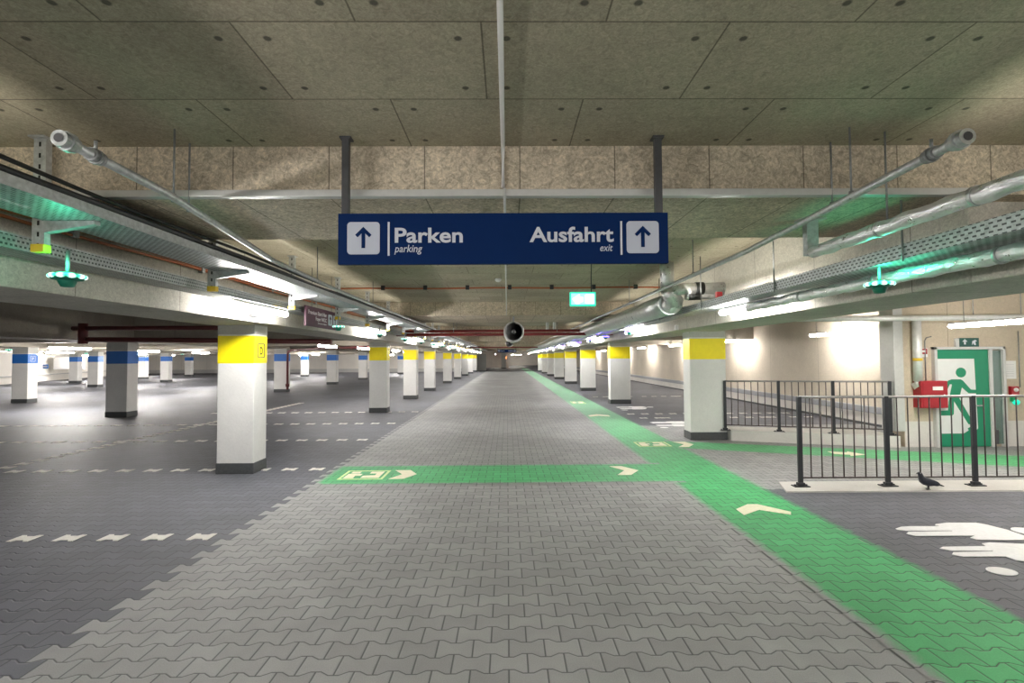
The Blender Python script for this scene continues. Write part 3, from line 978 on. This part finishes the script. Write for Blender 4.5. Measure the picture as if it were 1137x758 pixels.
# walkway side pipes, tray and ducts
t = thing('insulated_pipe', 'shiny foil wrapped pipe ending at a bracket, upper one on the walkway side', 'pipe', (2.34, 0, 2.41))
MB().tube([(0, 1.0 + .1 * i, .004 * math.sin(i * 2.1)) for i in range(29)], [.046 + .003 * math.sin(i * 3.7) for i in range(29)], 18).build('pipe', M['foil'], t)
for y in (2.05, 2.45, 3.1):
    MB().tube([(0, y, 0), (0, y + .02, 0)], .052, 18).build('band', M['steel'], t)
p = MB()
p.box(-.045, .045, 3.80, 3.86, -.02, 2.67 - 2.41, .004)
p.box(-.09, .09, 3.77, 3.89, 2.67 - 2.41 - .012, 2.67 - 2.41)
p.build('bracket', M['steel'], t)
for (x, y) in ((.0, 3.05),):
    MB().tube([(x, y, .04), (x, y, CH - 2.41)], .006, 8).build('hanger_rod', M['strut'], t)
t = thing('insulated_pipe', 'shiny foil wrapped pipe under the walkway side tray, lower one', 'pipe', (2.90, 0, 2.205))
MB().tube([(0, .9 + .1 * i, .004 * math.sin(i * 1.7)) for i in range(52)], [.049 + .003 * math.sin(i * 3.1) for i in range(52)], 18).build('pipe', M['foil'], t)
for y in (1.8, 2.9, 3.9, 4.9):
    MB().tube([(0, y, 0), (0, y + .02, 0)], .055, 18).build('band', M['steel'], t)
t = thing('cable_tray', 'perforated cable tray on rods along the walkway side beam', 'cable tray', (2.84, 0, 2.275))
MB().box(-.15, .15, .4, 62, 0, .004).build('tray_floor', M['tray'], t)
for sx in (-1, 1):
    MB().box(sx * .15 - .003, sx * .15 + .003, .4, 62, 0, .10).build('side_rail', M['tray'], t)
for y, zt in ((3.36, 2.67), (5.0, CH), (6.9, CH), (8.8, CH)):
    MB().tube([(-.165, y, -.02), (-.165, y, zt - 2.275)], .007, 8).build('hanger_rod', M['strut'], t)
# ventilation duct with elbow
t = thing('ventilation_duct', 'large round silver ventilation duct with elbow on the walkway side', 'duct', (2.47, 7.6, 2.42))
MB().tube([(0, i * .9, 0) for i in range(60)], [.165 + (.006 if i % 2 else 0) for i in range(60)], 24).build('main_duct', M['foil_soft'], t)
el = [(0.02, .1, .0), (0.02, -.06, .0), (0.01, -.16, .03), (-.05, -.20, .12), (-.10, -.20, .22)]
MB().tube(el, [.16, .15, .135, .125, .11], 20).build('elbow', M['foil'], t)
MB().tube([(-.10, -.20, .20), (-.10, -.20, CH - 2.42)], .10, 20).build('riser', M['foil'], t)
MB().tube([(-.05, -.26, .17), (.12, -.28, .19), (.70, -.28, .20)], .085, 20).build('branch', M['foil'], t)
for x, w in ((.28, .12),):
    MB().tube([(x, -.28, .195), (x + w, -.28, .195)], .092, 18).build('rubber_sleeve', M['cable'], t)
t = thing('branch_pipe', 'smaller silver pipe stub with black sleeve under the duct branch', 'pipe', (2.62, 7.35, 2.50))
MB().tube([(0, 0, 0), (.62, 0, .02)], .05, 16).build('pipe', M['foil'], t)
MB().tube([(.04, 0, .0), (.22, 0, .007)], .057, 16).build('sleeve', M['cable'], t)
o = MB().box(-.04, .04, -.03, .03, -.05, .04, .008).build('alarm_siren', M['red'], None, (2.86, 6.75, 2.45))
tag(o, 'small red alarm siren on the walkway side tray', 'siren')
for i, x in enumerate((1.38, 1.62)):
    o = MB().tube([(x, 17.2, 2.50), (x, 17.2, CH)], .055, 14).build('drain_pipe', M['white'])
    tag(o, 'white vertical drop pipe far down the aisle ceiling, %s of two from the middle' % ordinal(i), 'pipe', 'white drop pipes')
for i, (y, z, mat) in enumerate(((15.1, 2.32, 'red_pipe'), (16.0, 2.47, 'red_pipe'), (38.0, 2.40, 'red_pipe'))):
    t = thing('fire_pipe', ('red pipe crossing the aisle under the ceiling, lower of two', 'red pipe crossing the aisle under the ceiling, upper of two', 'red pipe crossing the aisle far beyond the ceiling fan')[i], 'pipe', (0, y, z))
    MB().tube([(-3.3, 0, 0), (3.3, 0, .0)], .045, 14).build('pipe', M[mat], t)
    for x in (-1.6, 1.5):
        MB().tube([(x, 0, 0), (x, 0, CH - z)], .008, 8).build('hanger_rod', M['strut'], t)
# ceiling fans (jet fans seen end on)
def fan(label, loc, s=1.0):
    t = thing('ceiling_fan', label, 'fan', loc)
    r = .24 * s
    b = MB()
    n = 24
    prof = []
    b.tube([(0, .04, 0), (0, 0, 0), (0, .0, 0), (0, .05, 0), (0, .9, 0), (0, .95, 0)], [r * .86, r * .90, r * 1.0, r * 1.08, r * 1.08, r], n, cap=False)
    b.build('casing', M['grey_box'], t)
    MB().tube([(0, .06, 0), (0, .08, 0)], r * .98, n).build('back_plate', M['black'], t)
    q = MB()
    for k in range(7):
        a = 2 * PI * k / 7
        c, s_ = math.cos(a), math.sin(a)
        p0 = Vector((c * r * .25, .03, s_ * r * .25))
        p1 = Vector((c * r * .95, .03, s_ * r * .95))
        w = Vector((-s_, 0, c)) * r * .13
        q.poly([p0 - w * .5, p1 - w + Vector((0, .02, 0)), p1 + w - Vector((0, .02, 0)), p0 + w * .5])
    q.ball((0, .03, 0), r * .28)
    q.build('impeller', M['post_grey'], t)
    for y in (.2, .75):
        MB().box(-.02, .02, y - .02, y + .02, r, CH - loc[2] - (.33 if 12.4 < loc[1] < 15 else 0)).build('hanger', M['strut'], t)
    return t
fan('round jet fan hanging under the second cross beam in mid aisle', (.17, 12.6, 2.27))
fan('distant round jet fan near the ceiling of the aisle', (.15, 33.5, 2.60), 1.0)
o = MB().lathe([(0, 0), (.045, 0), (.055, -.02), (.05, -.045), (.03, -.06), (0, -.062)], (0, 0, 0)).build('smoke_detector', M['white'], None, (-.15, 8.74, CH))
tag(o, 'small white smoke detector on the ceiling beside the middle conduit', 'smoke detector')
# camera and sensor on the beam faces
t = thing('security_camera', 'small dark security camera on the bay side beam above the D pillar', 'camera', (-3.32, 6.6, 2.20))
MB().box(0, .05, -.03, .03, -.01, .02, .005).build('mount', M['grey_box'], t)
MB().tube([(.03, -.10, -.015), (.06, .08, -.005)], .026, 12).build('body', M['post_grey'], t)
o = MB().box(-.02, .05, -.03, .03, -.045, .045, .01).build('sensor_box', M['white'], None, (3.13, 9.3, 2.16))
tag(o, 'small white sensor box on the walkway side beam above the first pillar', 'sensor')

# ------------------------------------------------------------------ bay pipes
t = thing('bay_pipe', 'dark maroon pipe pair with upright end piece behind the D pillar', 'pipe', (0, 12.4, 0))
MB().tube([(-10.6, 0, 2.40), (-4.3, 0, 2.39)], .055, 12).build('upper_pipe', M['maroon'], t)
MB().tube([(-10.3, 0, 2.13), (-4.3, 0, 2.04)], .06, 12).build('lower_pipe', M['maroon'], t)
MB().tube([(-10.35, 0, 2.02), (-10.35, 0, 2.52)], .10, 12).build('upright', M['maroon'], t)
t = thing('standpipe', 'dark red standpipe climbing a blue-banded pillar and bending under the beam', 'pipe', (-10.7, 24.7, 0))
MB().tube([(0, 0, .15), (0, 0, 1.85), (.05, -.05, 1.98), (.4, -.5, 2.04), (3.4, -4.0, 2.06), (6.0, -6, 2.06)], .05, 12).build('pipe', M['maroon'], t)
MB().tube([(0, 0, .28), (0, 0, .42)], .085, 12).build('valve', M['maroon'], t)

# ------------------------------------------------------------------ railings
def railing(label, posts, height, base_plate=True):
    """posts: list of (x,y,z) post feet"""
    P = [Vector(p) for p in posts]
    t = thing('railing', label, 'railing', P[0])
    O = P[0]
    d = (P[-1] - P[0]).normalized()
    ang = math.atan2(d.y, d.x)
    for i, p in enumerate(P):
        q = p - O
        pp = MB().box(-.026, .026, -.018, .018, 0, height, .003)
        o = pp.build('post', M['rail'], t, q)
        o.rotation_euler = (0, 0, ang)
        if base_plate:
            f = MB().box(-.095, .095, -.05, .05, 0, .012, .003)
            for sx in (-.07, .07):
                f.tube([(sx, 0, .012), (sx, 0, .026)], .012, 6)
            f.box(-.045, .045, -.028, .028, .012, .05, .01)
            o = f.build('base_plate', M['rail'], t, q)
            o.rotation_euler = (0, 0, ang)
    up = Vector((0, 0, 1))
    for nm, h, r, mat in (('top_rail', height - .008, .016, 'rail_top'), ('bottom_rail', .105, .010, 'bar')):
        MB().tube([p - O + up * h for p in P], r, 8).build(nm, M[mat], t)
    for a, c in zip(P, P[1:]):
        for k in range(1, 8):
            p = a.lerp(c, k / 8) - O
            MB().tube([p + up * .105, p + up * (height - .01)], .0078, 6).build('baluster', M['bar'], t)
    return t
railing('black metal railing on the pale kerb in front, bird at its foot', [(3.60 + 1.073 * i, 6.22 - .012 * i, .018) for i in range(5)], 1.10)
A, B = Vector((4.22, 9.78, .19)), Vector((6.80, 8.93, .20))
railing('black metal railing on the raised concrete edge beside the stair wall', [tuple(A.lerp(B, f)) for f in (0, .345, .675, 1.0)], .96)

# ------------------------------------------------------------------ stair wall: door and fittings
LX0, LX1, LZ0, LZ1 = 7.585, 8.515, .0, 1.715
t = link(bpy.data.objects.new('door_1', None))
t.location = (0, DW - .03, 0)
t['kind'] = 'structure'
t['label'] = 'green and white exit door with a large running man'
fr = MB()
fr.box(LX0 - .05, LX0, -.05, .03, 0, LZ1 + .05, .005).box(LX0 - .05, 8.80, -.05, .03, LZ1, LZ1 + .05, .005).box(8.755, 8.80, -.05, .03, 0, LZ1 + .05, .005).box(LX1, LX1 + .06, -.04, .03, 0, LZ1, .004)
fr.build('door_frame', M['frame_grey'], t)
leaf = MB().box(LX0 + .003, LX1 - .003, -.02, .02, .01, LZ1 - .003, .003).build('door_leaf', M['door_green'], t)
MB().box(LX1 + .06, 8.755, -.005, .005, .05, LZ1 - .02).build('side_light', M['glass'], t)
MB().box(LX1 + .075, LX1 + .13, -.03, -.006, .05, .30).build('kick_block', M['post_grey'], t)
def D(px, pz):
    return (LX0 + (px - 222) / 263.0 * (LX1 - LX0), LZ0 + (680 - pz) / 530.0 * (LZ1 - LZ0))
def flat(name, pts, y0, y1, mat):
    return MB().prism([D(*p) for p in pts], y0, y1, 'Y').build(name, M[mat], leaf)
flat('white_field', [(224, 200), (412, 200), (420, 578), (400, 606), (236, 606)], -.024, -.019, 'door_white')
man = [(258, 372), (262, 335), (278, 318), (295, 312), (340, 312), (352, 320), (390, 368), (425, 370), (425, 388), (378, 388), (345, 356), (330, 415), (395, 545), (390, 558), (372, 556), (318, 458), (303, 430),
       (300, 500), (292, 508), (232, 508), (232, 482), (272, 480), (277, 430), (296, 340), (285, 338), (270, 372)]
flat('running_man', man, -.027, -.023, 'door_green')
c = D(343, 275)
MB().prism([(c[0] + .092 * math.cos(2 * PI * k / 24), c[1] + .086 * math.sin(2 * PI * k / 24)) for k in range(24)], -.027, -.023, 'Y').build('running_man_head', M['door_green'], leaf)
flat('ground_shape', [(345, 607), (372, 590), (368, 578), (386, 568), (384, 585), (380, 607)], -.027, -.023, 'door_green')
h = MB().tube([(D(440, 455)[0], -.02, D(0, 455)[1]), (D(440, 455)[0], -.06, D(0, 455)[1]), (D(405, 455)[0], -.065, D(0, 455)[1])], .011, 8)
h.build('door_handle', M['steel'], leaf)

def onwall(name, label, cat, x, z):
    return thing(name, label, cat, (x, DW, z))
t = onwall('fire_box', 'red fire hose box with white label on the stair wall', 'fire box', 7.19, .70)
MB().box(0, .47, -.18, 0, 0, .47, .008).build('cabinet', M['red'], t)
bd = MB().box(.03, .44, -.186, -.178, .03, .44, .004).build('box_door', M['red'], t)
MB().box(.20, .38, -.190, -.185, .31, .375).build('white_label', M['white'], bd)
MB().ball((.40, -.19, .23), .012).build('knob', M['steel'], bd)
t = onwall('fire_notice', 'small red and white square notice above the red box', 'notice', 7.32, 1.585)
MB().box(0, .15, -.012, 0, 0, .16).build('plate', M['white'], t)
MB().box(.012, .138, -.018, -.011, .055, .150).build('red_field', M['red'], t)
MB().box(.04, .11, -.022, -.017, .085, .125).build('symbol', M['white'], t)
t = onwall('exit_plate', 'dark green exit plate with arrow mounted above the door', 'exit sign', 8.02, 1.765)
MB().box(0, .34, -.05, 0, 0, .155, .004).build('plate', M['dark_green'], t)
MB().box(-.07, 0, -.04, 0, .0, .15, .004).build('bracket', M['frame_grey'], t)
MB().prism([(.07, .04), (.10, .04), (.10, .09), (.13, .09), (.085, .135), (.04, .09), (.07, .09)], -.055, -.049, 'Y').build('arrow', M['sign_text'], t)
MB().prism([(.21, .03), (.24, .07), (.25, .03), (.28, .03), (.27, .09), (.30, .10), (.27, .12), (.22, .10)], -.055, -.049, 'Y').build('figure', M['sign_text'], t)
t = onwall('paper_notice', 'white paper notice on the wall beside the door', 'notice', 8.80, 1.19)
MB().box(0, .25, -.006, 0, 0, .32).build('sheet', M['white'], t)
q = MB()
for k in range(6):
    q.box(.03, .21, -.008, -.005, .05 + k * .04, .055 + k * .04)
q.build('printed_line', M['grey_box'], t)
t = onwall('call_point', 'red and green emergency device on the wall beside the door', 'alarm', 8.90, .73)
MB().box(0, .14, -.06, 0, .18, .33, .006).build('red_housing', M['red'], t)
MB().ball((.07, -.07, .27), .035).build('white_button', M['white'], t)
MB().box(.02, .10, -.05, 0, .06, .18, .006).build('green_housing', M['green_dev'], t)
MB().ball((.085, -.05, .05), .05).build('green_lamp', M['exit_green'], t)
t = onwall('drop_pipe', 'white foil wrapped vertical pipe with yellow ring beside the red box', 'pipe', 7.22, 1.06)
MB().tube([(0, -.09, .10), (0, -.09, 1.24)], .068, 16).build('pipe', M['white_foil'], t)
MB().tube([(0, -.02, .06), (0, -.06, .0), (0, -.09, .03), (0, -.09, .12)], .062, 14).build('foot_bend', M['white_foil'], t)
MB().tube([(0, -.09, .46), (0, -.09, .51)], .071, 16).build('yellow_ring', M['cap_yellow'], t)
t = onwall('cross_pipe', 'long silver pipe crossing above the door under the beam', 'pipe', 4.9, 2.27)
MB().tube([(0, -.13, 0), (2.6, -.13, .0), (5.5, -.13, .02), (8.0, -.13, .02)], .05, 14).build('pipe', M['white_foil'], t)
for x in (3.3, 4.15, 6.0):
    MB().tube([(x, -.13, 0), (x, -.13, CH - 2.27)], .007, 8).build('hanger_rod', M['strut'], t)
o = MB().box(6.85, 7.02, DW - .03, DW + .31, .28, 2.7, .008).build('corner_guard', M['frame_grey'])
tag(o, 'pale metal corner post at the free end of the stair wall', 'corner post')
t = onwall('wall_conduit', 'thin grey conduit running down the wall toward the red box', 'conduit', 7.42, 1.15)
MB().tube([(0, -.015, 0), (0, -.015, .72), (.03, -.015, .78), (.12, -.015, .80)], .009, 8).build('pipe', M['strut'], t)
t = onwall('wall_conduit', 'thin grey conduit running down the wall above the call point', 'conduit', 9.10, 1.04)
MB().tube([(0, -.015, 0), (0, -.015, 1.0)], .008, 8).build('pipe', M['strut'], t)

# ------------------------------------------------------------------ bird
t = thing('bird', 'small dark bird standing on the pale kerb at the railing foot', 'bird', (5.02, 6.03, .018))
S = .000575
def Bz(px, pz): return ((px - 575) * S, 0, (600 - pz) * S)
secs = [(352, 262, .003, .004), (372, 262, .010, .010), (390, 265, .020, .020), (412, 275, .025, .024), (425, 310, .026, .027), (435, 350, .031, .031), (465, 395, .046, .046), (520, 430, .052, .050),
        (580, 448, .053, .050), (640, 462, .047, .042), (700, 480, .034, .028), (745, 492, .023, .016), (800, 506, .024, .012), (850, 518, .024, .009), (884, 530, .022, .006)]
bm_ = MB()
rings = []
seg = 14
ctr = [Vector(Bz(a, c)) for a, c, _, _ in secs]
for i, (a, c, wy, wz) in enumerate(secs):
    d = (ctr[min(i + 1, len(ctr) - 1)] - ctr[max(i - 1, 0)]).normalized()
    nrm = Vector((-d.z, 0, d.x))
    rings.append([bm_.bm.verts.new(ctr[i] + Vector((0, 1, 0)) * wy * math.cos(2 * PI * k / seg) + nrm * wz * math.sin(2 * PI * k / seg)) for k in range(seg)])
for a, c in zip(rings, rings[1:]):
    for k in range(seg):
        f = bm_.bm.faces.new((a[k], a[(k + 1) % seg], c[(k + 1) % seg], c[k]))
        f.smooth = True
bm_.bm.faces.new(rings[0]); bm_.bm.faces.new(rings[-1])
bm_.build('body', M['bird'], t)
for sy, dx in ((-.022, -.012), (.022, .012)):
    w = MB()
    w.ball((0, 0, 0), 1.0, (.085, .008, .032), 14)
    o = w.build('wing', M['bird'], t, (.028, sy * 2.1, .088))
    o.rotation_euler = (0, .30, 0)
    l = MB().tube([(dx - .004, sy, .052), (dx + .006, sy, .026), (dx, sy, .004)], [.008, .0045, .004], 8)
    for an in (-.5, 0, .5, PI):
        l.tube([(dx, sy, .004), (dx - .026 * math.cos(an), sy - .026 * math.sin(an), .003)], [.0035, .002], 6)
    l.build('leg', M['black'], t)
MB().tube([Bz(372, 262), Bz(352, 264), Bz(330, 272)], [.008, .006, .001], 8).build('beak', M['black'], t)
for sy in (-1, 1):
    MB().ball((Bz(398, 262)[0], sy * .021, Bz(398, 262)[2]), .004).build('eye', M['grey_box'], t)

# ------------------------------------------------------------------ far bits
t = thing('wall_cabinet', 'cream wall cabinet on the far white wall among the blue pillars', 'cabinet', (-36.0, 40.4, .92))
MB().box(0, 1.75, 0, .9, 0, .95, .02).build('body', M['white'], t)
MB().box(.45, 1.70, -.02, .0, .05, .90, .01).build('cabinet_door', M['white'], t)
t = thing('parking_plate', 'small blue parking plate on the far white wall', 'sign', (-36.0, 39.5, 1.0))
MB().box(0, .42, -.03, 0, 0, .32, .01).build('plate', M['blue_band'], t)
MB().box(.06, .36, -.04, -.03, .1, .22).build('symbol', M['sign_white'], t)
o = MB().box(-.45, .0, -.05, .05, -.14, .14, .01).build('light_sign', M['orange_light'], None, (-.1, 79.5, 1.62))
tag(o, 'tiny orange lit sign at the far end of the aisle', 'sign')
b = MB().box(-4.0, -2.7, 64.5, 65.0, 0, BB, .01)
tag(b.build('end_pier', M['pillar_top']), 'wide grey concrete pier closing the bay side pillar row far away', 'pier')
t = thing('end_pillar', 'white pillar standing alone at the far end of the aisle', 'pillar', (-.55, 75, 0))
MB().box(-.35, .35, 0, .4, .12, CH, .01).build('shaft', M['pillar'], t)
MB().box(-.36, .36, -.01, .41, 0, .12, .01).build('skirt', M['skirt'], t)
for i, (x, y) in enumerate(((1.0, 84), (1.6, 92), (2.4, 88), (.9, 100), (2.2, 103), (3.0, 70), (-1.8, 78))):
    put_lamp(lampw, sw, (x, y, 2.15), 'tiny lamp glowing at the far end of the aisle', 'lamps at the far end of the aisle')

# ------------------------------------------------------------------ lights
UP = 1.6
def area(name, loc, rot, sx, sy, energy, col):
    l = bpy.data.lights.new(name, 'AREA')
    l.shape = 'RECTANGLE'
    l.size, l.size_y = sx, sy
    l.energy = energy
    l.color = col
    o = link(bpy.data.objects.new(name, l))
    o.location = loc
    o.rotation_euler = rot
    return o
def point(name, loc, energy, col, r=.04):
    l = bpy.data.lights.new(name, 'POINT')
    l.energy = energy
    l.color = col
    l.shadow_soft_size = r
    o = link(bpy.data.objects.new(name, l))
    o.location = loc
    return o
# unseen tube lamps continuing both rows, added to brighten the near ceiling
for y in (.75, -5.0):
    put_lamp(lamp, st, (-3.06, y, 2.238), 'added unseen white tube lamp continuing the bay side row', 'added unseen tube lamps')
    put_lamp(lamp, st, (2.92, y, 2.212), 'added unseen white tube lamp continuing the walkway side row', 'added unseen tube lamps')
# added fill lights without fixtures, brightening the ceiling bays from above the trays
for (y0, y1) in ((-3.0, 3.0), (4.6, 12.3), (15.2, 21.8), (23.4, 31.3), (32.9, 40.8), (42.4, 50.3)):
    for sx in (-1, 1):
        area('ceiling_fill', (sx * 2.62, (y0 + y1) / 2, 2.575), (0, PI + sx * .98, 0), .25, (y1 - y0) * .95, UP * (y1 - y0), (1, .95, .84))
# coloured spill of the guidance lights
point('guidance_glow', (-2.72, 3.10, 2.20), 1.7, (.05, 1, .55))
point('guidance_glow', (2.70, 3.60, 2.21), 2.6, (.05, 1, .55))
point('guidance_glow', (-2.5, 8.6, 2.10), .35, (.05, 1, .55))
for y in (13.9, 19.2, 24.5):
    point('guidance_glow', (2.55, y, 2.2), 2.0, (.2, .12, 1))

w = bpy.data.worlds.new('world')
scene.world = w
w.use_nodes = True
bg = w.node_tree.nodes.get('Background') or w.node_tree.nodes.new('ShaderNodeBackground')
bg.inputs[0].default_value = (1.0, .985, .95, 1)
bg.inputs[1].default_value = .9

# ------------------------------------------------------------------ camera
F, H = 560.0, 1.62
yaw, pitch, roll = .0098, .0321, .0061
fwd = Vector((math.sin(yaw) * math.cos(pitch), math.cos(yaw) * math.cos(pitch), math.sin(pitch)))
right = Vector((math.cos(yaw), -math.sin(yaw), 0))
up = right.cross(fwd)
c, s = math.cos(roll), math.sin(roll)
r2, u2 = right * c - up * s, up * c + right * s
cam = bpy.data.cameras.new('camera')
cam.sensor_fit = 'HORIZONTAL'
cam.sensor_width = 36.0
cam.lens = F / 1137 * 36.0
cam.clip_end = 400
cam.clip_start = .05
co = link(bpy.data.objects.new('camera', cam))
mat = Matrix((r2, u2, -fwd)).transposed().to_4x4()
mat.translation = Vector((0, 0, H))
co.matrix_world = mat
scene.camera = co

scene.view_settings.view_transform = 'Standard'
scene.view_settings.look = 'None'
scene.view_settings.exposure = 0.75
scene.cycles.max_bounces = 8
scene.cycles.diffuse_bounces = 5
scene.cycles.sample_clamp_indirect = 4.0
scene.cycles.caustics_reflective = False
scene.cycles.caustics_refractive = False
